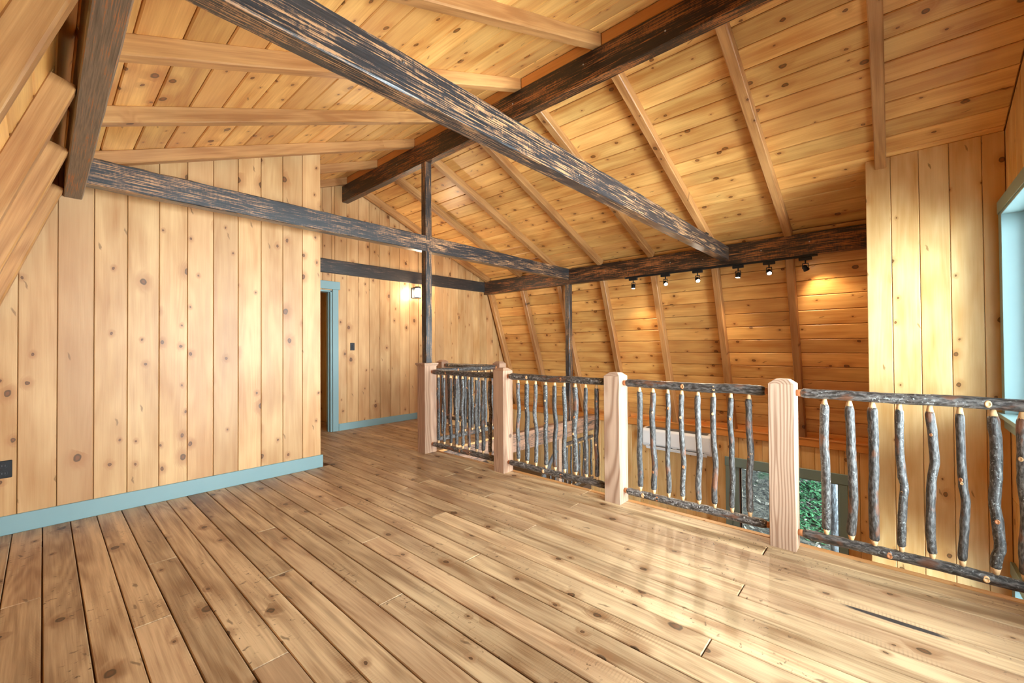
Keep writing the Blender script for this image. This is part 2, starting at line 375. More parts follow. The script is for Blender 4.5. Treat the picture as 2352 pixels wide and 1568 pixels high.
M_TENON = plain('peeled_hickory', S(222, 178, 128), .55, var=.15)
M_CUT = plain('cut_wood', S(186, 120, 74), .55, var=.25)
M_TEAL = plain('teal_paint', (.215, .325, .330), .38, var=.03)
M_BLACK = plain('black_metal', (.012, .013, .015), .4, .3)
M_BLACKP = plain('black_plastic', (.014, .014, .015), .35)
M_STEEL = plain('steel', (.55, .55, .56), .3, 1.)
M_WHITE = plain('white_plastic', (.78, .79, .80), .32, var=.02)
M_GREY = plain('grey_slot', (.10, .105, .11), .5)
M_GLASS = glass('window_glass')
M_SHELL = plain('sheathing', S(150, 100, 58), .7, var=.1)
M_TREAD = plain('stair_wood', S(90, 70, 58), .4, var=.2, coat=.2)
M_BULB = emit('lamp_lens', (1, .86, .66), 38)
M_SHADE = emit('sconce_glow', (1, .88, .70), 26)
M_SASH = plain('dark_sash', (.03, .035, .035), .4)
# ---------------------------------------------------------------- main dimensions (metres; X across, Y along the ridge)
YF, YB = -0.71, 6.19            # front (window) gable and back gable
S_UP, S_LO = .395, .345
XR0, XR1 = 3.037, 3.135          # ridge beam
def zl(X): return 2.685 + S_UP * (X - .196)       # ceiling boards, left upper slope
def zr(X): return 3.807 - S_UP * (X - 3.135)      # right upper slope
def xr(z): return 6.235 + S_LO * (2.25 - z)       # right lower slope boards
def xl(z): return -.015 - .34 * (2.33 - z)        # left lower slope boards
XRID = 3.086
LOWZ = -2.65
XWALL = 6.93
# junctions of upper and lower slopes
def cross(fz, fx):
    z = 2.6
    for _ in range(60): z = fz(fx(z))
    return fx(z), z
XJR, ZJR = cross(zr, xr); XJL, ZJL = cross(zl, xl)
RAFT_Y = [.011 + .863 * k for k in range(8)]
# ---------------------------------------------------------------- ceiling: four slopes, boards and rafters
ceiling = tag(empty('ceiling', (XRID, 2.7, 3.8)), 'warm pine board ceiling of four roof slopes with exposed rafters', None, None, 'structure')
def slope(a, b, wdt, cut_y, rows_from='a', y0=YF, y1=YB, mat=M_CEIL):
    """a, b = (X, z) lower and upper ends of the slope in section; boards run along Y, stacked from a to b"""
    a, b = Vector((a[0], 0, a[1])), Vector((b[0], 0, b[1])); d = (b - a); L = d.length; d.normalize()
    inward = Vector((XRID, 0, 1.2)) - (a + b) / 2
    n = Vector((-d.z, 0, d.x)); n = n if n.dot(inward) > 0 else -n
    th = .018; a_, b_, ya, yb = a, b, y0, y1
    a, b = a - d * .07, b + d * .02; y0 -= .2
    o = mk('roof_slope', [a - n * .02 + Vector((0, y0, 0)), a - n * .02 + Vector((0, y1 + .1, 0)), b - n * .02 + Vector((0, y1 + .1, 0)), b - n * .02 + Vector((0, y0, 0)),
                          a - n * .08 + Vector((0, y0, 0)), a - n * .08 + Vector((0, y1 + .1, 0)), b - n * .08 + Vector((0, y1 + .1, 0)), b - n * .08 + Vector((0, y0, 0))],
           [(0, 1, 2, 3), (7, 6, 5, 4), (0, 4, 5, 1), (1, 5, 6, 2), (2, 6, 7, 3), (3, 7, 4, 0)], M_SHELL, ceiling)
    a, b, y0 = a_, b_, ya
    rows = math.ceil(L / wdt)
    for r in range(rows):
        s0, s1 = r * wdt, min(L, (r + 1) * wdt)
        cy = cut_y[r % len(cut_y)]; ys = [y0] + [c for c in cy if y0 + .2 < c < y1 - .2] + [y1]
        for q0, q1 in zip(ys, ys[1:]):
            board(o, [(s0, q0), (s1, q0), (s1, q1), (s0, q1)], a - n * th, d, (0, 1, 0), n, th, mat, ch=.006, gap=.0028)
    return o, n
CUTS = [[RAFT_Y[4] + .04], [RAFT_Y[2] + .04], [RAFT_Y[5] + .04], [RAFT_Y[3] + .04, ], [RAFT_Y[1] + .04, RAFT_Y[6] + .04]]
sl_ru, n_ru = slope((XJR, ZJR), (XRID, zr(XRID)), .2, CUTS)
sl_lu, n_lu = slope((XJL, ZJL), (XRID, zl(XRID)), .2, CUTS[::-1])
sl_rl, n_rl = slope((xr(-.12), -.12), (XJR, ZJR), .19, CUTS, y0=.16)
sl_ll, n_ll = slope((xl(-.05), -.05), (XJL, ZJL), .19, CUTS)
def rafter(parent, pts, y, wd, mat=M_RAFT, seed=0):
    """rafter from a quad in section: pts (X,z) a..d, extruded in Y with eased edges"""
    a, b, c, d = [Vector((p[0], 0, p[1])) for p in pts]    # a,b on the boards, c,d the open edge (c next to b)
    mid0, mid1 = (a + d) / 2, (b + c) / 2
    h = ((a - d).length + (b - c).length) / 2
    up = (a - d).normalized()
    o = timber('rafter', mid0 + Vector((0, y + wd / 2, 0)), mid1 + Vector((0, y + wd / 2, 0)), wd, h, mat, parent, side=up, c=.007, rough=.0015, segs=8, seed=seed)
    return o
DEP = .1
for k, y in enumerate(RAFT_Y):
    # right upper
    xe = 6.07 if k else 5.25
    rafter(sl_ru, [(3.10, zr(3.10)), (xe, zr(xe)), (xe, zr(xe) - DEP), (3.10, zr(3.10) - DEP)], y, .082, seed=k)
    if k > 0: rafter(sl_lu, [(.11, zl(.11)), (3.06, zl(3.06)), (3.06, zl(3.06) - DEP), (.11, zl(.11) - DEP)], y, .082, seed=20 + k)
    if k > 0: rafter(sl_rl, [(xr(-.05), -.05), (xr(2.46), 2.46), (xr(2.46) - .112, 2.46), (xr(-.05) - .112, -.05)], y, .085, seed=40 + k)
    if y < 4.4: rafter(sl_ll, [(xl(.0), .0), (xl(2.40), 2.40), (xl(2.40) + .088, 2.40), (xl(0) + .088, 0)], y, .085, seed=60 + k)
# blocking between the rafters on top of the ridge beam
for k in range(7):
    y0, y1 = RAFT_Y[k] + .088, RAFT_Y[k + 1] - .006
    box('blocking', XR0 + .004, XR0 + .03, y0, y1, 3.709, zl(XR0 + .004) - .004, M_TRIMO, sl_lu)
    box('blocking', XR1 - .03, XR1 - .004, y0, y1, 3.709, zr(XR1 - .004) - .004, M_TRIMO, sl_ru)
# ---------------------------------------------------------------- loft floor
floor = tag(empty('floor', (1.5, 2, 0)), 'wide reclaimed pine plank floor of the loft', None, None, 'structure')
FT = .026
v1, f1 = boxv(-.8, 3.17, YF, 4.10, -.27, -FT - .001); v2, f2 = boxv(-.8, 4.38, 4.225, YB, -.27, -FT - .001)
mk('deck', v1 + v2, f1 + [tuple(i + 8 for i in q) for q in f2], M_SHELL, floor)
CW = .1365
JOINT = {0: 1.86, 3: 3.21, 1: .585, 2: 2.53}
for k in range(-6, 33):
    x0, x1 = .001 + CW * k, .001 + CW * (k + 1)
    spans = []
    if x1 <= 3.08:
        yend = 4.475 if x1 < 1.97 else YB
        if x0 < 1.95 < x1: yend = 4.475
        js = [JOINT[k % 4]]
        if yend > 5: js.append(JOINT[k % 4] + 2.66 if JOINT[k % 4] + 2.66 < 5.8 else 4.6)
        ys = [YF] + js + [yend]
        spans = list(zip(ys, ys[1:]))
    elif x0 > 3.05:
        x1 = min(x1, 4.40)
        if x1 - x0 > .03: spans = [(4.11, [5.2, 4.9, 5.6][k % 3]), ([5.2, 4.9, 5.6][k % 3], YB)]
    if k == 22: spans = [(4.11, 5.05), (5.05, YB)]
    for y0, y1 in spans:
        m = M_FLOORD if k == 18 and y0 < 0 else M_FLOOR
        board(floor, [(x0, y0), (x1, y0), (x1, y1), (x0, y1)], (0, 0, -FT), (1, 0, 0), (0, 1, 0), (0, 0, 1), FT + random.uniform(-.0008, .0008), m, name='plank', ch=.003, gap=.0022 if k % 3 else .0035)
xe0 = .001 + CW * 22
for y0, y1 in ((YF, 1.95), (1.95, 4.10)):
    board(floor, [(xe0, y0), (3.150, y0), (3.150, y1), (xe0, y1)], (0, 0, -FT), (1, 0, 0), (0, 1, 0), (0, 0, 1), FT, M_FLOOR, name='plank', ch=.003, gap=.002)
    board(floor, [(3.150, y0), (3.205, y0), (3.205, y1), (3.150, y1)], (0, 0, -FT), (1, 0, 0), (0, 1, 0), (0, 0, 1), FT, M_EDGE, name='edge_plank', ch=.006, gap=.001)
board(floor, [(xe0 + .12, 4.085), (4.41, 4.085), (4.41, 4.11), (xe0 + .12, 4.11)], (0, 0, -FT), (1, 0, 0), (0, 1, 0), (0, 0, 1), FT, M_EDGE, name='edge_plank', ch=.004)
box('fascia', 3.172, 3.195, YF, 4.09, -.285, -FT, M_EDGE, floor)
box('fascia', 4.382, 4.402, 4.23, 5.44, -.285, -FT, M_EDGE, floor)
# lower storey floor
lf = empty('floor_lower', (4, 2.5, LOWZ)); tag(lf, 'plank floor of the storey below', None, None, 'structure')
mk('deck', *boxv(-.8, 7.0, YF, YB + .05, LOWZ - .2, LOWZ - .03), M_SHELL, lf)
for k in range(29):
    x0 = 3.0 + .1365 * k
    board(lf, [(x0, YF), (x0 + .1365, YF), (x0 + .1365, YB), (x0, YB)], (0, 0, LOWZ - FT), (1, 0, 0), (0, 1, 0), (0, 0, 1), FT, M_FLOOR, name='plank', ch=.003)
# ---------------------------------------------------------------- walls
def vboards(parent, edges, poly, toP, N, mat, th=.018, UX=(1, 0, 0), holes=(), O=(0, 0, 0)):
    """vertical boards clipped to a convex outline, with rectangular holes (u0,u1,z0,z1)"""
    for e0, e1 in zip(edges, edges[1:]):
        cuts = sorted({e0, e1} | {h for H in holes for h in H[:2] if e0 + .02 < h < e1 - .02})
        for u0, u1 in zip(cuts, cuts[1:]):
            mid = (u0 + u1) / 2
            zs = [-9.]; hs = sorted([H for H in holes if H[0] < mid < H[1]], key=lambda H: H[2])
            rng = []; cur = -9.
            for H in hs: rng.append((cur, H[2])); cur = H[3]
            rng.append((cur, 9.))
            for z0, z1 in rng:
                p = clip(clip(clip(clip(poly, -1, 0, -u0), 1, 0, u1), 0, -1, -z0), 0, 1, z1)
                if len(p) >= 3: board(parent, p, O, UX, (0, 0, 1), N, th, mat, gap=.0014, ch=.004)
TH = .018
# left: the room wall facing the loft, its top cut to the roof
wl = mk('wall_left', *boxv(-.9, 1.93, 4.47 + TH + .001, 4.60, 0, 2.55), M_SHELL); tag(wl, 'wall of wide vertical knotty pine boards beside the loft', None, None, 'structure')
ge = [-.68 + .1885 * 0] ; edges_l = [-.117 - .1875 * 4 + .1875 * i for i in range(4)] + [-.117, .068, .256, .443, .637, .824, 1.01, 1.201, 1.392, 1.585, 1.772, 1.957]
polyl = clip([(-.9, .0), (1.957, 0), (1.957, 4), (-.9, 4)], -S_UP, 1, zl(0) - .004)
polyl = clip(polyl, -1, .34, .015 + .34 * 2.33)
vboards(wl, edges_l, polyl, None, (0, -1, 0), M_WALL, UX=(1, 0, 0), O=(0, 4.47 + TH, 0))
mk('backing', [(.1, 4.489, 2.5), (1.93, 4.489, 2.5), (1.93, 4.489, zl(1.93) - .03), (.1, 4.489, zl(.1) - .03), (.1, 4.6, 2.5), (1.93, 4.6, 2.5), (1.93, 4.6, zl(1.93) - .03), (.1, 4.6, zl(.1) - .03)],
   [(0, 1, 2, 3), (7, 6, 5, 4), (0, 4, 5, 1), (1, 5, 6, 2), (2, 6, 7, 3), (3, 7, 4, 0)], M_SHELL, wl)
# return of that wall towards the back gable (boards facing the passage)
polyr = [(4.49, 0), (YB, 0), (YB, zl(1.94) - .03), (4.49, zl(1.94) - .03)]
mk('backing', *boxv(1.83, 1.935, 4.6, YB, 0, zl(1.85) - .04), M_SHELL, wl)
vboards(wl, [4.472 + .19 * i for i in range(10)], polyr, None, (1, 0, 0), M_WALL, UX=(0, 1, 0), O=(1.938, 0, 0))
bl = tag(box('baseboard_left', -.55, 1.972, 4.452, 4.4705, 0, .128, M_TEAL), 'blue-green painted baseboard under the left board wall', None, None, 'structure')
# back gable
DX0, DX1, DZ = 2.10, 2.875, 2.10
gpoly = [(1.95, LOWZ), (XWALL, LOWZ), (XWALL, -.02), (xr(0), -.02), (XJR, ZJR), (XRID, zr(XRID)), (1.95, zl(1.95))]
wb = empty('wall_back', (4.4, YB + .1, 0)); tag(wb, 'back gable wall of vertical knotty pine boards', None, None, 'structure')
mk('backing', *boxv(1.9, DX0, YB + TH, YB + .12, -.3, 4.0), M_SHELL, wb)
mk('backing', *boxv(DX0, DX1, YB + TH, YB + .12, DZ, 4.0), M_SHELL, wb)
mk('backing', *boxv(DX1, 7.2, YB + TH, YB + .12, LOWZ, 4.0), M_SHELL, wb)
mk('backing', *boxv(-.9, DX1, YB + TH, YB + .12, LOWZ, -.29), M_SHELL, wb)
up = [p for p in gpoly]; pu = [(1.95, 0), (xr(0), 0), (XJR, ZJR), (XRID, zr(XRID) - .004), (1.95, zl(1.95) - .004)]
gedges = [3.108 + .187 * i for i in range(-7, 21)]
vboards(wb, [e for e in gedges if e < 4.45] + [4.43], pu, None, (0, -1, 0), M_WALL, UX=(1, 0, 0), O=(0, YB + TH, 0), holes=((DX0, DX1, -.1, DZ),))
pl = [(4.43, LOWZ), (XWALL, LOWZ), (XWALL, 0), (xr(0) - .1, 0.0), (XJR, ZJR), (XRID, zr(XRID) - .004), (4.43, zr(4.43) - .004)]
pl = clip([(4.43, LOWZ), (7.2, LOWZ), (7.2, 4), (4.43, 4)], S_UP, 1, zr(0) - .004); pl = clip(pl, 1, S_LO, xr(0) - .004)
vboards(wb, [4.43] + [e for e in gedges if e > 4.5] + [7.2], clip(pl, 0, -1, .03), None, (0, -1, 0), M_WALL, UX=(1, 0, 0), O=(0, YB + TH, 0))
vboards(wb, [4.43] + [e for e in gedges if 4.5 < e < 6.85] + [XWALL], [(4.43, LOWZ), (XWALL, LOWZ), (XWALL, -.03), (4.43, -.03)], None, (0, -1, 0), M_WALL, UX=(1, 0, 0), O=(0, YB + TH, 0))
bb = tag(box('baseboard_back', 2.972, 4.38, YB - .02, YB + .002, 0, .105, M_TEAL), 'blue-green painted baseboard along the back gable wall', None, None, 'structure')
# back doorway
d1 = empty('door_1', (2.5, YB, 0)); tag(d1, 'doorway with blue-green casing in the back wall', None, None, 'structure')
box('side_casing', DX1 + .006, DX1 + .092, YB - .022, YB + .004, 0, 2.115, M_TEAL, d1)
box('side_casing', DX0 - .092, DX0 - .006, YB - .022, YB + .004, 0, 2.115, M_TEAL, d1)
box('head_casing', DX0 - .115, DX1 + .115, YB - .028, YB + .004, 2.117, 2.235, M_TEAL, d1)
box('jamb', DX1 - .024, DX1 + .004, YB - .004, YB + .13, 0, DZ, M_TEAL, d1)
box('jamb', DX0 - .004, DX0 + .024, YB - .004, YB + .13, 0, DZ, M_TEAL, d1)
box('head_jamb', DX0, DX1, YB - .004, YB + .13, DZ - .024, DZ + .004, M_TEAL, d1)
box('door_stop', DX1 - .038, DX1 - .024, YB + .045, YB + .08, 0, DZ - .024, M_TEAL, d1)
wbr = empty('wall_back_room', (2.5, 7.3, 0)); tag(wbr, 'amber board walls of the small room behind the doorway', None, None, 'structure')
mk('backing', *boxv(1.2, 3.3, 7.32, 7.4, 0, 2.4), M_SHELL, wbr); mk('backing', *boxv(3.2, 3.3, YB + .13, 7.3, 0, 2.4), M_SHELL, wbr)
mk('backing', *boxv(1.1, 1.2, YB + .13, 7.3, 0, 2.4), M_SHELL, wbr); mk('backing', *boxv(1.1, 3.3, YB + .13, 7.4, 2.4, 2.5), M_SHELL, wbr); mk('backing', *boxv(1.1, 3.3, YB + .0, 7.4, -.1, -.002), M_FLOOR, wbr)
vboards(wbr, [1.2 + .19 * i for i in range(12)], [(1.2, 0), (3.2, 0), (3.2, 2.4), (1.2, 2.4)], None, (0, -1, 0), M_WALLO, UX=(1, 0, 0), O=(0, 7.32, 0))
vboards(wbr, [YB + .13 + .19 * i for i in range(7)], [(YB + .13, 0), (7.3, 0), (7.3, 2.4), (YB + .13, 2.4)], None, (-1, 0, 0), M_WALLO, UX=(0, 1, 0), O=(3.2, 0, 0))
# right: the boxed-out corner beside the windows
XB = 5.22; YBX = .157
wr = mk('wall_right', *boxv(XB + TH + .001, 6.9, YF, YBX - .002, LOWZ, 2.42), M_SHELL); tag(wr, 'boxed-out corner of pale vertical pine boards beside the window', None, None, 'structure')
mk('backing', [(XB + .02, YF, 2.4), (6.2, YF, 2.4), (6.2, YF, zr(6.2) - .02), (XB + .02, YF, zr(XB) - .03), (XB + .02, YBX - .002, 2.4), (6.2, YBX - .002, 2.4), (6.2, YBX - .002, zr(6.2) - .02), (XB + .02, YBX - .002, zr(XB) - .03)],
   [(0, 1, 2, 3), (7, 6, 5, 4), (0, 4, 5, 1), (1, 5, 6, 2), (2, 6, 7, 3), (3, 7, 4, 0)], M_SHELL, wr)
vboards(wr, [-.71, -.581, -.39, -.201, -.014, .163], [(-.71, LOWZ), (.163, LOWZ), (.163, zr(XB) - .004), (-.71, zr(XB) - .004)], None, (-1, 0, 0), M_WALLO, UX=(0, 1, 0), O=(XB + TH, 0, 0))
# lower right wall under the eaves
W3 = (.523, 1.708, -2.0, -.567)
wlr = empty('wall_lower_right', (XWALL, 3, LOWZ)); tag(wlr, 'lower storey wall of narrow vertical pine boards under the eaves', None, None, 'structure')
def rect_wall_x(parent, x0, x1, y0, y1, z0, z1, holes, mat=M_SHELL):
    ys = sorted({y0, y1} | {h for H in holes for h in H[:2]})
    for a, b in zip(ys, ys[1:]):
        hs = sorted([H for H in holes if H[0] < (a + b) / 2 < H[1]], key=lambda H: H[2]); cur = z0
        for H in hs:
            mk('backing', *boxv(x0, x1, a, b, cur, H[2]), mat, parent); cur = H[3]
        mk('backing', *boxv(x0, x1, a, b, cur, z1), mat, parent)
rect_wall_x(wlr, XWALL + TH, XWALL + .16, YBX, YB + .1, LOWZ, -.04, [W3])
vboards(wlr, [.16 + .155 * i for i in range(40)], [(.16, LOWZ), (YB, LOWZ), (YB, -.13), (.16, -.13)], None, (-1, 0, 0), M_WALLO, UX=(0, 1, 0), O=(XWALL + TH, 0, 0), holes=(W3,))
led = tag(timber('trim_1', (XWALL - .008, YBX, -.078), (XWALL - .008, YB, -.078), .05, .095, M_TRIMO, None, segs=6, c=.004, rough=.001), 'amber pine ledge board where the sloping wall meets the lower wall', None, None, 'structure')
box('ledge_top', XWALL - .04, XWALL + .13, YBX, YB, -.032, -.012, M_TRIMO, led)
# front gable with the windows (only its far end shows)
W1 = (3.30, 5.10, .69, 2.29); W2 = (1.05, 2.95, .12, 2.29); W4 = (3.35, 5.08, -2.45, -.60)
wf = empty('wall_front', (3.1, YF, 0)); tag(wf, 'front gable wall of amber pine boards around the windows', None, None, 'structure')
fpoly = [(xl(LOWZ), LOWZ), (7.3, LOWZ), (7.3, -.1), (xr(0), 0), (XJR, ZJR), (XRID, zr(XRID)), (XJL, ZJL), (xl(0), 0)]
xs = sorted({-1.8, 7.4, W1[0], W1[1], W2[0], W2[1], W4[0], W4[1]})
for a, b in zip(xs, xs[1:]):
    hs = sorted([H for H in (W1, W2, W4) if H[0] < (a + b) / 2 < H[1]], key=lambda H: H[2]); cur = LOWZ
    rr = []
    for H in hs: rr.append((cur, H[2])); cur = H[3]
    rr.append((cur, 4.2))
    for z0, z1 in rr: mk('backing', *boxv(a, b, YF - .16, YF - TH, z0, z1), M_SHELL, wf)
pf = clip([(2.6, LOWZ), (XB, LOWZ), (XB, 4), (2.6, 4)], S_UP, 1, zr(0) - .004); pf = clip(pf, -S_UP, 1, zl(0) - .004)
vboards(wf, [XB - .19 * i for i in range(29)][::-1], clip([(-.2, 0), (XB, 0), (XB, 4), (-.2, 4)], S_UP, 1, zr(0) - .004) and clip(clip([(.1, 0.), (XB, 0.), (XB, 4), (.1, 4)], S_UP, 1, zr(0) - .004), -S_UP, 1, zl(0) - .004), None, (0, 1, 0), M_WALLO, UX=(1, 0, 0), O=(0, YF - TH, 0), holes=(W1, W2))
vboards(wf, [XB - .19 * i for i in range(11)][::-1], [(3.3, LOWZ), (XB, LOWZ), (XB, -.0), (3.3, 0)], None, (0, 1, 0), M_WALLO, UX=(1, 0, 0), O=(0, YF - TH, 0), holes=(W4,))
def gable_window(name, W, label, proud=.05):
    x0, x1, z0, z1 = W; o = empty(name, ((x0 + x1) / 2, YF, z0)); tag(o, label, None, None, 'structure')
    c = .085
    box('side_casing', x1 + .004, x1 + c, YF, YF + proud, z0 - .02, z1 + .004, M_TEAL, o); box('side_casing', x0 - c, x0 - .004, YF, YF + proud, z0 - .02, z1 + .004, M_TEAL, o)
    box('head_casing', x0 - c - .01, x1 + c + .01, YF, YF + proud + .006, z1 + .004, z1 + .104, M_TEAL, o)
    box('stool', x0 - c, x1 + c, YF - .02, YF + proud + .03, z0 - .032, z0 + .001, M_TEAL, o); box('apron', x0 - c, x1 + c, YF, YF + proud - .01, z0 - .125, z0 - .034, M_TEAL, o)
    for a, b in ((x0 - .004, x0 + .018), (x1 - .018, x1 + .004)): box('jamb', a, b, YF - .16, YF + proud, z0, z1, M_TEAL, o)
    box('head_jamb', x0, x1, YF - .16, YF + proud, z1 - .018, z1 + .004, M_TEAL, o); box('sill', x0, x1, YF - .18, YF - .02, z0 - .02, z0 + .004, M_TEAL, o)
    n = 2; wdt = (x1 - x0 - .036) / n
    for i in range(n):
        a = x0 + .018 + wdt * i; b = a + wdt; s = empty('sash', (a, YF - .12, z0)); s.parent = o; s.location = Vector((a, YF - .12, z0)) - o.location
        for q in ((a, a + .045, z0 + .004, z1 - .018), (b - .045, b, z0 + .004, z1 - .018), (a + .045, b - .045, z0 + .004, z0 + .049), (a + .045, b - .045, z1 - .063, z1 - .018)):
            box('sash_rail', q[0], q[1], YF - .145, YF - .105, q[2], q[3], M_TEAL, s)
        mk('pane', *boxv(a + .04, b - .04, YF - .128, YF - .124, z0 + .045, z1 - .06), M_GLASS, s)
    return o
gable_window('window_1', W1, 'wide window with blue-green jambs and sill beside the boxed-out corner')
gable_window('window_2', W2, 'unseen wide gable window lighting the near end of the loft')  # out of view; low sill shaped to let more light onto the near floor
gable_window('window_4', W4, 'lower storey gable window with painted casing', .02)
# window in the lower right wall
w3 = empty('window_3', (XWALL, 1.1, W3[2])); tag(w3, 'grey-green framed lower window looking onto the wooded slope', None, None, 'structure')
y0, y1, z0, z1 = W3
box('head_casing', XWALL - .022, XWALL + .004, y0 - .10, y1 + .19, z1 + .0, z1 + .132, M_TEAL, w3)
box('side_casing', XWALL - .018, XWALL + .004, y1 + .09, y1 + .18, z0 - .1, z1 - .001, M_TEAL, w3); box('side_casing', XWALL - .018, XWALL + .004, y0 - .085, y0 - .0, z0 - .1, z1 - .001, M_TEAL, w3)
box('jamb', XWALL - .004, XWALL + .15, y1 + .0, y1 + .09, z0, z1, M_TEAL, w3); box('jamb', XWALL - .004, XWALL + .15, y0 - .004, y0 + .012, z0, z1, M_TEAL, w3)
box('head_jamb', XWALL - .004, XWALL + .15, y0, y1, z1 - .014, z1, M_TEAL, w3); box('sill', XWALL - .05, XWALL + .15, y0 - .1, y1 + .18, z0 - .03, z0, M_TEAL, w3)
for q in ((y0 + .012, y0 + .024, z0, z1 - .014), (y1 - .014, y1, z0, z1 - .014), (y0 + .024, y1 - .014, z1 - .026, z1 - .014)):
    box('sash_rail', XWALL + .07, XWALL + .10, q[0], q[1], q[2], q[3], M_SASH, w3)
mk('pane', *boxv(XWALL + .084, XWALL + .088, y0 + .02, y1 - .01, z0 + .01, z1 - .02), M_GLASS, w3)
# plain shell of the unseen lower storey
wll = mk('wall_lower_left', *boxv(-1.0, -.9, YF, YB, LOWZ, -.05), M_SHELL); tag(wll, 'plain lower storey wall below the left eaves', None, None, 'structure')
# ---------------------------------------------------------------- dark timbers
def beam_thing(name, label, cat, *a, **k):
    return tag(timber(name, *a, **k), label, cat)
ridge = beam_thing('ridge_beam', 'dark charred ridge beam running along the top of the ceiling', 'beam', ((XR0 + XR1) / 2, YF + .02, 3.584), ((XR0 + XR1) / 2, YB + .01, 3.584), XR1 - XR0, .247, M_CHARB, segs=40, seed=1)
purr = beam_thing('purlin_beam', 'dark charred eaves beam above the row of track lights', 'beam', (6.078, YBX - .02, 2.44), (6.078, YB + .01, 2.44), .096, .264, M_CHARB, segs=40, seed=2)
purl = beam_thing('purlin_beam', 'brown umber-stained eaves beam at the upper left corner', 'beam', (.143, YF + .02, 2.476), (.143, 4.468, 2.476), .098, .226, M_UMBER, segs=30, seed=3)
tie1 = beam_thing('tie_beam', 'long charred crossbeam spanning the loft overhead, nearest the camera', 'beam', (.19, 1.628, 2.458), (6.032, 1.628, 2.458), .105, .178, M_CHAR, segs=60, seed=4, wane=.004)
tie2 = beam_thing('tie_beam', 'charred crossbeam passing in front of the left board wall', 'beam', (.19, 4.152, 2.485), (6.032, 4.152, 2.485), .104, .19, M_CHAR, segs=60, seed=5, wane=.004)
head = beam_thing('wall_beam', 'dark charred header board across the back gable wall above the sconce', 'beam', (1.95, YB - .012, 2.458), (6.04, YB - .012, 2.458), .03, .205, M_CHARH, segs=30, seed=6)
fb = beam_thing('floor_beam', 'scraped dark beam at floor level beyond the railing, under the far post', 'beam', (3.2, 4.162, -.165), (XWALL - .012, 4.162, -.165), .12, .265, M_CHARL, segs=40, seed=7)
post1 = beam_thing('post', 'slim charred post rising from the capped newel up to the ridge beam', 'post', (3.084, 4.145, 1.062), (3.084, 4.145, 3.462), .09, .09, M_CHAR, side=(0, 1, 0), segs=30, seed=8)
post2 = beam_thing('post', 'charred post under the eaves beam against the sloping board wall', 'post', (6.085, 4.147, -.033), (6.085, 4.147, 2.31), .09, .09, M_CHAR, side=(0, 1, 0), segs=30, seed=9)
def screw(parent, p, nrm, r=.007):
    n = Vector(nrm).normalized(); cyl('screw_head', Vector(p), Vector(p) + n * .005, r, r * .8, M_STEEL, parent, 10)
for x, z in ((1.05, 2.50), (1.6, 2.47), (2.13, 2.51), (2.45, 2.42), (3.3, 2.47), (4.4, 2.45)): screw(tie1, (x, 1.573, z), (0, -1, 0))
for y, z in ((2.9, 2.40), (2.35, 2.44), (1.9, 2.42), (1.2, 2.43), (3.4, 2.45), (.7, 2.46)): screw(purr, (6.028, y, z), (-1, 0, 0))
for y, z in ((1.2, 3.55), (1.9, 3.62), (2.7, 3.60), (4.7, 3.6)): screw(ridge, (XR0 - .001, y, z), (-1, 0, 0))
br = tag(box('steel_bracket', 5.30, 5.37, 1.62, 1.70, 2.552, 2.60, M_BLACK), 'small black steel bracket on top of the near crossbeam', 'bracket')
# ---------------------------------------------------------------- newel posts
def newel(x0, y0, s, z0, ztop, mat, label, cap=False, sy=None):
    sy = sy or s; o = empty('newel_post', (x0 + s / 2, y0 + sy / 2, z0)); tag(o, label, 'newel post', 'square newel posts of the loft railing')
    hx, hy = s / 2, sy / 2; c = .004; sh = ztop - z0 - (.03 if not cap else .022)
    def ring(i, z): 
        a, b = hx - i, hy - i
        return [(a - c, -b, z), (a, -b + c, z), (a, b - c, z), (a - c, b, z), (-a + c, b, z), (-a, b - c, z), (-a, -b + c, z), (-a + c, -b, z)]
    zc = sh / 2
    v = ring(0, -zc) + ring(0, sh - zc)
    if not cap: v += ring(.033, sh + .028 - zc) + ring(.045, sh + .030 - zc)
    f = []
    L = len(v) // 8
    for l in range(L - 1):
        for i in range(8): f.append((l * 8 + i, l * 8 + (i + 1) % 8, l * 8 + 8 + (i + 1) % 8, l * 8 + 8 + i))
    f += [tuple(range(7, -1, -1)), tuple(range((L - 1) * 8, L * 8))]
    mk('shaft', v, f, mat, o, Matrix.Translation((x0 + hx, y0 + hy, z0 + zc)))
    if cap:
        box('cap', x0 - .018, x0 + s + .018, y0 - .018, y0 + sy + .018, z0 + sh, z0 + sh + .022, M_FIRD, o, .004)
        box('cap_moulding', x0 - .009, x0 + s + .009, y0 - .009, y0 + sy + .009, z0 + sh - .016, z0 + sh - .0005, M_FIRD, o, .003)
    return o
NX = 3.033; NW = .14
N1Y, N2Y, N3Y, N4Y = 4.07, 2.847, 1.595, .439
newel(NX, N4Y, NW, 0, 1.036, M_FIR, 'pale square newel post nearest the window')
newel(NX, N3Y, NW, 0, 1.036, M_FIR, 'square newel post with wavy grain, next behind the nearest one')
newel(NX, N2Y, NW, 0, 1.036, M_FIRD, 'square newel post standing just before the capped corner newel')
newel(2.995, N1Y, .17, 0, 1.06, M_FIRD, 'boxed corner newel with a flat cap carrying the slim charred post', True, .15)
N6 = (4.345, 4.15); N5 = (4.345, 5.45)
newel(N6[0], N6[1], NW, 0, 1.036, M_FIRD, 'far newel post at the corner of the stair opening, seen behind the railing')
newel(N5[0], N5[1], NW, 0, 1.036, M_FIRD, 'farthest newel post, at the head of the stair by the back wall')
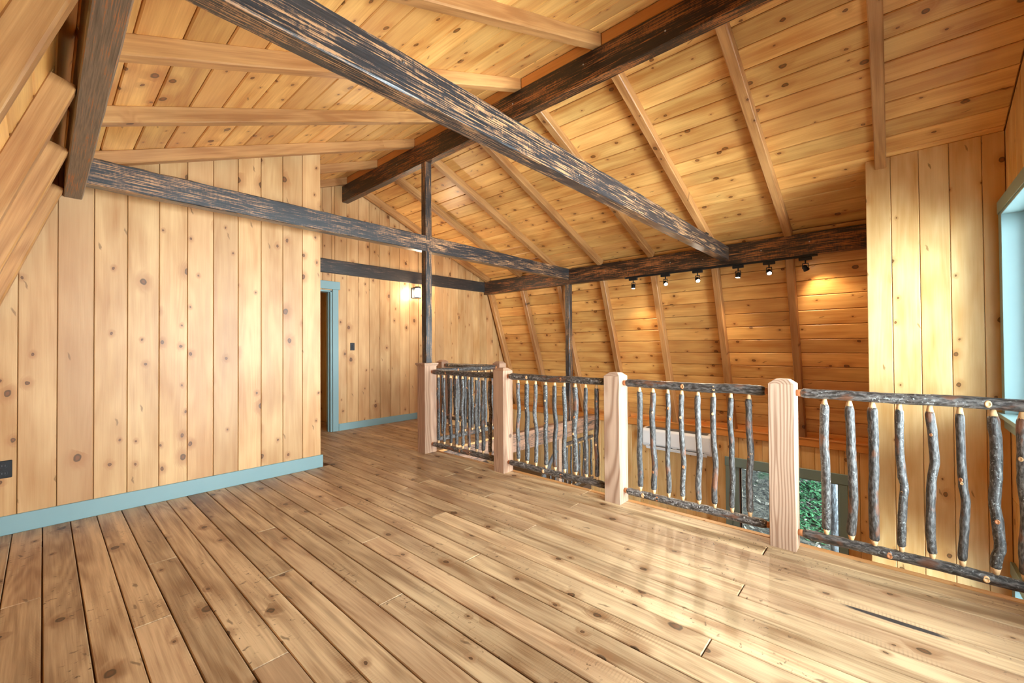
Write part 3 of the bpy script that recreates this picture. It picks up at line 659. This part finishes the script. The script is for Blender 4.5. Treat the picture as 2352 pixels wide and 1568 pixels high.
# ---------------------------------------------------------------- log railings
def knot_scar(parent, pos, nrm, r, seed=0):
    n = Vector(nrm).normalized(); Zup = Vector((0, 0, 1)); Xx = n.cross(Zup).normalized()
    k = 12; v = []; f = []
    for rr, h in ((1, -.4), (.92, .12), (.55, .28), (.5, .2)):
        v += [(r * rr * math.cos(6.283 * i / k), 1.3 * r * rr * math.sin(6.283 * i / k), r * h) for i in range(k)]
    for l in range(3):
        for i in range(k): f.append((l * k + i, l * k + (i + 1) % k, l * k + k + (i + 1) % k, l * k + k + i))
    f.append(tuple(range(3 * k, 4 * k)))
    mk('knot_scar', v, f, M_TENON if seed % 2 else M_CUT, parent, frame(Vector(pos), Xx, n.cross(Xx) * 1, n) if Xx.cross(n.cross(Xx)).dot(n) > 0 else frame(Vector(pos), Xx, -n.cross(Xx), n), smooth=True)
def railing(label, A, B, slots, zt=.953, zb=.100, rt=.031, rb=.029, profs=None, seed=0, br_=.0195, detail=True, group='log railing sections of the loft', off0=0):
    """A, B = (x, y, z_floor) at the newel faces; slots = parameter 0..1 of each baluster"""
    A, B = Vector(A), Vector(B); d = (B - A); L = d.length; d.normalize()
    o = empty('log_railing', (A + B) / 2); tag(o, label, 'railing', group)
    rnd = random.Random(seed + 100); cross_ = d.cross(Vector((0, 0, 1)))
    up = Vector((0, 0, 1))
    for nm, z, r in (('top_rail', zt, rt), ('bottom_rail', zb, rb)):
        p0, p1 = A + up * z, B + up * z
        rail, *_ = log(nm, p0 + d * .025, p1 - d * .025, r, M_BARKR, o, up, seed=seed + (1 if nm[0] == 't' else 2), segs=40, n=14, wob=.004, rough=.035, endr=.72, taper=rnd.uniform(-.12, .12))
        cyl('tenon', p0, p0 + d * .035, r * .62, r * .74, M_CUT, rail, 12); cyl('tenon', p1 - d * .035, p1, r * .74, r * .62, M_CUT, rail, 12)
        if detail:
            for q in range(2):
                s = rnd.uniform(.1, .9); knot_scar(rail, p0 + (p1 - p0) * s - cross_ * 0 + (-cross_ if cross_.x > 0 else cross_) * (r * .93), (-cross_ if cross_.x > 0 else cross_), .014, q)
    side = -cross_ if cross_.x > 0 else cross_
    if abs(side.x) < .3: side = Vector((0, -1, 0))
    for i, s in enumerate(slots):
        p = A + d * (L * s); r = br_ * rnd.uniform(.88, 1.16)
        zlo, zhi = zb + rb * .92, zt - rt * .92
        tl = .030
        pr = profs[i] if profs and i < len(profs) else None
        b, off, X, Y = log('baluster', p + up * (zlo + tl), p + up * (zhi - tl), r, M_BARK, o, (0, 1, 0) if abs(d.y) > .5 else (1, 0, 0), prof=pr, seed=seed * 31 + i, segs=20, n=10, wob=.0 if pr else .008, rough=.05, endr=.78)
        H = zhi - zlo - 2 * tl
        for t_, z0_, z1_, ra, rb_ in ((0, zlo - .004, zlo + tl + .004, .0095, r * .80), (1, zhi - tl - .004, zhi + .004, r * .80, .0095)):
            du, dv = off(t_); c = p + X * du + Y * dv
            cyl('tenon', c + up * z0_, c + up * z1_, ra, rb_, M_TENON, b, 10)
        if detail:
            for q in range(rnd.choice((0, 1, 1, 2))):
                t_ = rnd.uniform(.12, .88); du, dv = off(t_)
                a = rnd.uniform(-.7, .7); nrm = Vector((side.x, side.y, 0)).normalized(); nrm = Matrix.Rotation(a, 3, 'Z') @ nrm
                knot_scar(b, p + X * du + Y * dv + up * (zlo + tl + H * t_) + nrm * (r * .93), nrm, rnd.uniform(.006, .011), q + i)
    return o
def slots_from(ys, y0, y1): return [(y0 - y) / (y0 - y1) for y in ys]
KX = 3.103
# nearest section: shapes traced as bends of each stick (t from the foot up, offset along Y)
def bend(pts):
    # pts: (t from top, pixels) relative to the chord, to metres along +Y
    pts = sorted(((1 - t, px) for t, px in pts)); a, b = pts[0][1], pts[-1][1]
    return [(t, -(px - (a + (b - a) * t)) / 2.75 * .0018, 0.) for t, px in pts]
B4 = [bend(q) for q in (
    [(0, 270), (.12, 266), (.3, 261), (.5, 270), (.7, 272), (1, 270)], [(0, 412), (.3, 422), (.5, 430), (.72, 438), (1, 420)], [(0, 570), (.25, 574), (.5, 573), (.62, 566), (1, 568)],
    [(0, 738), (.3, 736), (.47, 748), (.57, 763), (.68, 752), (.85, 744), (1, 740)], [(0, 925), (.2, 940), (.34, 948), (.5, 926), (.7, 917), (.86, 914), (1, 922)],
    [(0, 1113), (.3, 1117), (.48, 1124), (.6, 1138), (.75, 1130), (1, 1116)], [(0, 1333), (.2, 1342), (.4, 1337), (.56, 1322), (.72, 1334), (.86, 1342), (.95, 1318), (1, 1316)])]
railing('log railing section running from the nearest newel towards the window', (KX, N4Y, 0), (KX, YF + .002, 0), slots_from([.298, .183, .082, -.029, -.147, -.255, -.367, -.46, -.57], N4Y, YF), profs=B4, seed=4, br_=.0205)
railing('log railing section between the two nearest newels, window behind it', (KX, N3Y, 0), (KX, N4Y + NW, 0), slots_from([1.46, 1.352, 1.238, 1.136, 1.023, .919, .809, .701], N3Y, N4Y + NW), seed=3)
railing('log railing section with nine balusters in front of the floor-level beam', (KX, N2Y, 0), (KX, N3Y + NW, 0), slots_from([2.714, 2.603, 2.496, 2.378, 2.274, 2.169, 2.054, 1.948, 1.842], N2Y, N3Y + NW), seed=2)
railing('log railing section beside the capped corner newel', (KX, N1Y, 0), (KX, N2Y + NW, 0), slots_from([3.954, 3.849, 3.733, 3.634, 3.531, 3.424, 3.307, 3.207, 3.103], N1Y, N2Y + NW), seed=1)
railing('log railing section along the stair opening, behind the capped corner newel', (3.165, 4.22, 0), (N6[0], 4.22, 0), [.07 + .107 * i for i in range(9)], seed=5)
railing('farthest log railing section, in front of the stair by the back wall', (4.415, N5[1], 0), (4.415, N6[1] + NW, 0), [.08 + .12 * i for i in range(8)], seed=6)
# ---------------------------------------------------------------- stair below the beam
st = empty('staircase', (5.2, 5.2, LOWZ)); tag(st, 'dark wooden staircase with landing below the floor-level beam', 'staircase')
LZ = -1.33
box('landing', 5.86, XWALL - .002, 4.24, YB - .002, LZ - .16, LZ, M_TREAD, st)
for i in range(1, 7): box('tread', 4.42 + .24 * (i - 1), 4.42 + .24 * i + .025, 5.50, YB - .002, -.19 * i - .035, -.19 * i, M_TREAD, st)
for i in range(1, 7): box('tread', 5.86 - .24 * i - .025, 5.86 - .24 * (i - 1), 4.30, 5.2, LZ - .19 * i - .035, LZ - .19 * i, M_TREAD, st)
for y in (5.46, YB - .05): timber('stringer', (4.40, y, -.16), (5.88, y, LZ - .06), .04, .22, M_TREAD, st, segs=2)
for y in (4.27, 5.23): timber('stringer', (4.30, y, LOWZ + .04), (5.86, y, LZ - .12), .04, .22, M_TREAD, st, segs=2)
tag(timber('stair_post', (5.83, 4.195, LOWZ), (5.83, 4.195, -.30), .075, .075, M_FIR, None, side=(0, 1, 0), segs=4), 'pale square post under the floor-level beam at the stair landing', 'post')
railing('log railing of the stair landing below the floor-level beam', (5.87, 4.195, LZ), (XWALL, 4.195, LZ), [.06 + .125 * i for i in range(8)], zt=.89, zb=.12, seed=8, detail=False, group='log railings of the stair below')
hr = empty('handrail', (5.3, 4.195, LOWZ)); tag(hr, 'grey sloping handrail with stick balusters along the lower stair flight', 'handrail')
timber('handrail_bar', (4.42, 4.195, -1.78), (5.76, 4.195, -.498), .045, .06, M_GREY, hr, segs=4)
for i in range(8):
    x = 4.75 + .14 * i; z = -1.78 + (x - 4.42) * (1.32 / 1.38)
    log('baluster', (x, 4.195, z - .80), (x, 4.195, z - .03), .017, M_BARK, hr, (1, 0, 0), seed=300 + i, segs=10, n=8, wob=.006)
# ---------------------------------------------------------------- fittings
tr = empty('light_track', (6.05, 1.84, 2.3)); tag(tr, 'long black lighting track under the right eaves beam', 'light track')
box('track_bar', 6.032, 6.066, .637, 3.05, 2.284, 2.3075, M_BLACK, tr); box('end_cap', 6.030, 6.068, .625, .637, 2.282, 2.3075, M_BLACK, tr); box('end_cap', 6.030, 6.068, 3.05, 3.062, 2.282, 2.3075, M_BLACK, tr)
ords = ('first from the far post', 'second from the far post', 'third from the far post', 'third from the boxed-out corner', 'second from the boxed-out corner', 'nearest the boxed-out corner')
for i, (y, dy, dx) in enumerate(((2.93, 0, .04), (2.43, -.5, -.65), (1.98, -.45, -.65), (1.47, .1, -.05), (1.12, -.25, -.7), (.745, -.35, .42))):
    h = empty('track_spotlight', (6.05, y, 2.13)); tag(h, 'small black track spotlight with a lit bulb, ' + ords[i], 'spotlight', 'spotlights along the track')
    box('adapter', 6.03, 6.068, y - .065, y + .065, 2.248, 2.283, M_BLACK, h)
    c = Vector((6.05, y, 2.155)); ax = Vector((dx, dy, -.75)).normalized()
    cyl('stem', (6.05, y, 2.249), (6.05, y, 2.205), .008, .008, M_BLACK, h, 8)
    for s in (-1, 1): cyl('yoke', (6.05, y + .028 * s, 2.21), (6.05, y + .030 * s, 2.15), .004, .004, M_BLACK, h, 6)
    cyl('yoke', (6.05, y - .03, 2.21), (6.05, y + .03, 2.21), .005, .005, M_BLACK, h, 6)
    Z = ax; X = Z.orthogonal().normalized(); Y = Z.cross(X)
    bd = lathe('lamp_body', [(.012, -.04), (.024, -.03), (.027, .0), (.032, .022), (.032, .03), (.027, .03)], M_BLACK, h, frame(c, X, Y, Z))
    lathe('lens', [(.004, .036), (.018, .034), (.026, .029), (.027, .024)][::-1], M_BULB, bd, frame(c, X, Y, Z))
    l = bpy.data.lights.new('track_beam', 'SPOT'); l.energy = 15 if i == 5 else 42; l.color = (1, .80, .55); l.spot_size = math.radians(105); l.spot_blend = .8; l.shadow_soft_size = .025
    lo = bpy.data.objects.new('track_beam', l); lo.matrix_world = frame(c + ax * .045, X, -Y, -Z) if X.cross(-Y).dot(-Z) > 0 else frame(c + ax * .045, X, Y, -Z); link(lo)
    lo.rotation_euler = ax.to_track_quat('-Z', 'Y').to_euler(); lo.location = c + ax * .045
# wall sconce
sx = 4.325
sn = empty('wall_sconce', (sx, YB, 2.2)); tag(sn, 'black wall sconce with a glowing glass jar on the back gable wall', 'wall lamp')
box('backplate', sx - .055, sx + .055, YB - .022, YB, 2.10, 2.275, M_BLACK, sn); box('arm', sx - .012, sx + .012, YB - .13, YB - .02, 2.27, 2.29, M_BLACK, sn)
lathe('collar', [(.012, .0), (.052, .004), (.054, -.018), (.05, -.03)][::-1], M_BLACK, sn, Matrix.Translation((sx, YB - .12, 2.285)))
lathe('glass_shade', [(.036, -.16), (.050, -.155), (.054, -.10), (.052, -.03), (.045, 0)], M_SHADE, sn, Matrix.Translation((sx, YB - .12, 2.26)))
lathe('lower_ring', [(.05, -.008), (.057, -.006), (.057, .006), (.05, .008)], M_BLACK, sn, Matrix.Translation((sx, YB - .12, 2.098)))
l = bpy.data.lights.new('sconce_light', 'POINT'); l.energy = 14; l.color = (1, .80, .54); l.shadow_soft_size = .06
lo = bpy.data.objects.new('sconce_light', l); lo.location = (sx, YB - .21, 2.17); link(lo)
# switch and outlet
sw = empty('light_switch', (3.195, YB, 1.262)); tag(sw, 'black light switch plate on the back gable wall', 'switch')
box('plate', 3.16, 3.23, YB - .007, YB + .001, 1.205, 1.32, M_BLACKP, sw); box('toggle', 3.184, 3.206, YB - .012, YB - .006, 1.235, 1.29, M_BLACKP, sw)
ot = empty('wall_outlet', (-.175, 4.47, .442)); tag(ot, 'black double outlet low on the left board wall', 'outlet')
box('plate', -.212, -.137, 4.463, 4.472, .383, .501, M_BLACKP, ot)
for z in (.468, .416):
    r_ = cyl('receptacle', (-.175, 4.464, z), (-.175, 4.459, z), .019, .018, M_BLACKP, ot, 16)
    for dx_ in (-.007, .007): box('slot', -.175 + dx_ - .0015, -.175 + dx_ + .0015, 4.4575, 4.4595, z - .006, z + .006, M_GREY, r_, .0003)
# mini split air conditioner
ac = empty('air_conditioner', (XWALL, 2.58, -.3)); tag(ac, 'white wall-mounted air conditioner above the lower window', 'air conditioner')
prof = [(0, -.125), (-.10, -.118), (-.185, -.132), (-.205, -.16), (-.207, -.36), (-.195, -.405), (-.15, -.445), (-.06, -.462), (0, -.462)]
v, f = [], []
for y in (2.045, 2.065, 3.105, 3.125):
    k = .97 if y in (2.045, 3.125) else 1
    v += [(x * k, y - 2.585, -.29 + (z + .29) * k) for x, z in prof]
n = len(prof)
for s in range(3):
    for i in range(n): f.append((s * n + i, s * n + (i + 1) % n, s * n + n + (i + 1) % n, s * n + n + i))
f += [tuple(range(n - 1, -1, -1)), tuple(range(3 * n, 4 * n))]
mk('housing', v, f, M_WHITE, ac, Matrix.Translation((XWALL, 2.585, 0)))
box('front_panel', XWALL - .214, XWALL - .206, 2.06, 3.11, -.37, -.165, M_WHITE, ac)
lv = timber('louver', (XWALL - .195, 2.10, -.435), (XWALL - .195, 3.06, -.435), .012, .05, M_WHITE, ac, side=(-.5, 0, 1), c=.002, rough=0, segs=2)
for a, b in ((2.14, 2.55), (2.62, 3.0)): box('air_slot', XWALL - .209, XWALL - .2, a, b, -.402, -.392, M_GREY, ac, .001)
box('top_grille', XWALL - .17, XWALL - .03, 2.1, 3.07, -.122, -.1165, M_GREY, ac, .001)
# ---------------------------------------------------------------- outside the lower window
def gz(x, y): return -3.0 + .16 * (x - 7.2) + .10 * math.sin(1.3 * y + x) + .06 * math.sin(2.9 * x - 1.1 * y)
t = NT('forest_floor'); P = t.coords()
a = t.noise(P, 11, 5, .65); b = t.noise(P, .9, 3, .5); c_ = t.noise(P, 38, 4, .6)
col = t.mix(t.ss(a, .38, .62), c4(S(22, 24, 20)), c4(S(70, 70, 60)))
col = t.mix(t.ss(c_, .60, .72), col, c4(S(150, 144, 134)))
col = t.mix(t.ss(b, .60, .68), col, c4(S(30, 62, 30)))
t.bump(a, 1., .05); M_GROUND = t.out(col, .8)
nx, ny = 40, 40; v = []; f = []
for i in range(nx):
    for j in range(ny):
        x = 7.15 + 15 * i / (nx - 1); y = -7 + 15 * j / (ny - 1); v.append((x, y, gz(x, y) + random.uniform(-.03, .03)))
for i in range(nx - 1):
    for j in range(ny - 1): f.append((i * ny + j, i * ny + ny + j, i * ny + ny + j + 1, i * ny + j + 1))
g = mk('ground', v, f, M_GROUND, smooth=True); tag(g, 'leaf-strewn mossy slope outside the lower window', None, None, 'structure')
t = NT('fallen_leaves'); P = t.coords(); a = t.noise(P, 3.1, 2, .5)
q = t.n.new('ShaderNodeNewGeometry'); isl = q.outputs['Random Per Island']
col = t.mix(isl, c4(S(40, 38, 32)), c4(S(124, 120, 108))); M_LEAF = t.out(col, .6)
t = NT('moss_tufts'); P = t.coords(); q = t.n.new('ShaderNodeNewGeometry')
M_MOSS = t.out(t.mix(q.outputs['Random Per Island'], c4(S(14, 50, 26)), c4(S(44, 98, 56))), .7)
def litter(name, mat, nlf, label, cat, xr_, yr_, s0, s1, lift):
    v, f = [], []
    for i in range(nlf):
        x = random.uniform(*xr_); y = random.uniform(*yr_); z = gz(x, y) + random.uniform(.02, lift)
        s = random.uniform(s0, s1); a = random.uniform(0, 6.28); tx, ty = random.uniform(-.6, .6), random.uniform(-.6, .6)
        k = len(v)
        for (p, q_) in ((1, 0), (.2, .45), (-.8, .25), (-1, 0), (-.8, -.25), (.2, -.45)):
            X = p * math.cos(a) - q_ * math.sin(a); Y = p * math.sin(a) + q_ * math.cos(a)
            v.append((x + X * s, y + Y * s, z + (X * tx + Y * ty) * s + .15 * s * abs(q_)))
        f.append((k, k + 1, k + 2, k + 3)); f.append((k, k + 3, k + 4, k + 5))
    o = mk(name, v, f, mat, g); tag(o, label, None, None, 'stuff'); return o
litter('fallen_leaves', M_LEAF, 3600, 'pale fallen leaves scattered over the slope outside', 'leaves', (7.4, 16), (-1.2, 4.5), .02, .06, .07)
litter('moss_tufts', M_MOSS, 2200, 'bright green moss and fern tufts on the slope outside', 'moss', (10.0, 12.3), (.95, 1.95), .02, .06, .08)
tk = empty('tree_trunk', (9.0, .76, gz(9, .76))); tag(tk, 'grey tree trunk standing outside the lower window', 'tree')
t_, *_ = log('trunk', (9.0, .74, gz(9, .74) - .2), (9.1, .70, 3.5), .085, bark('tree_bark', (.05, .055, .06), (.16, .19, .21), S(140, 156, 164), S(80, 84, 86), .5, .35), tk, (0, 1, 0), seed=77, segs=40, n=14, wob=.03, rough=.05)
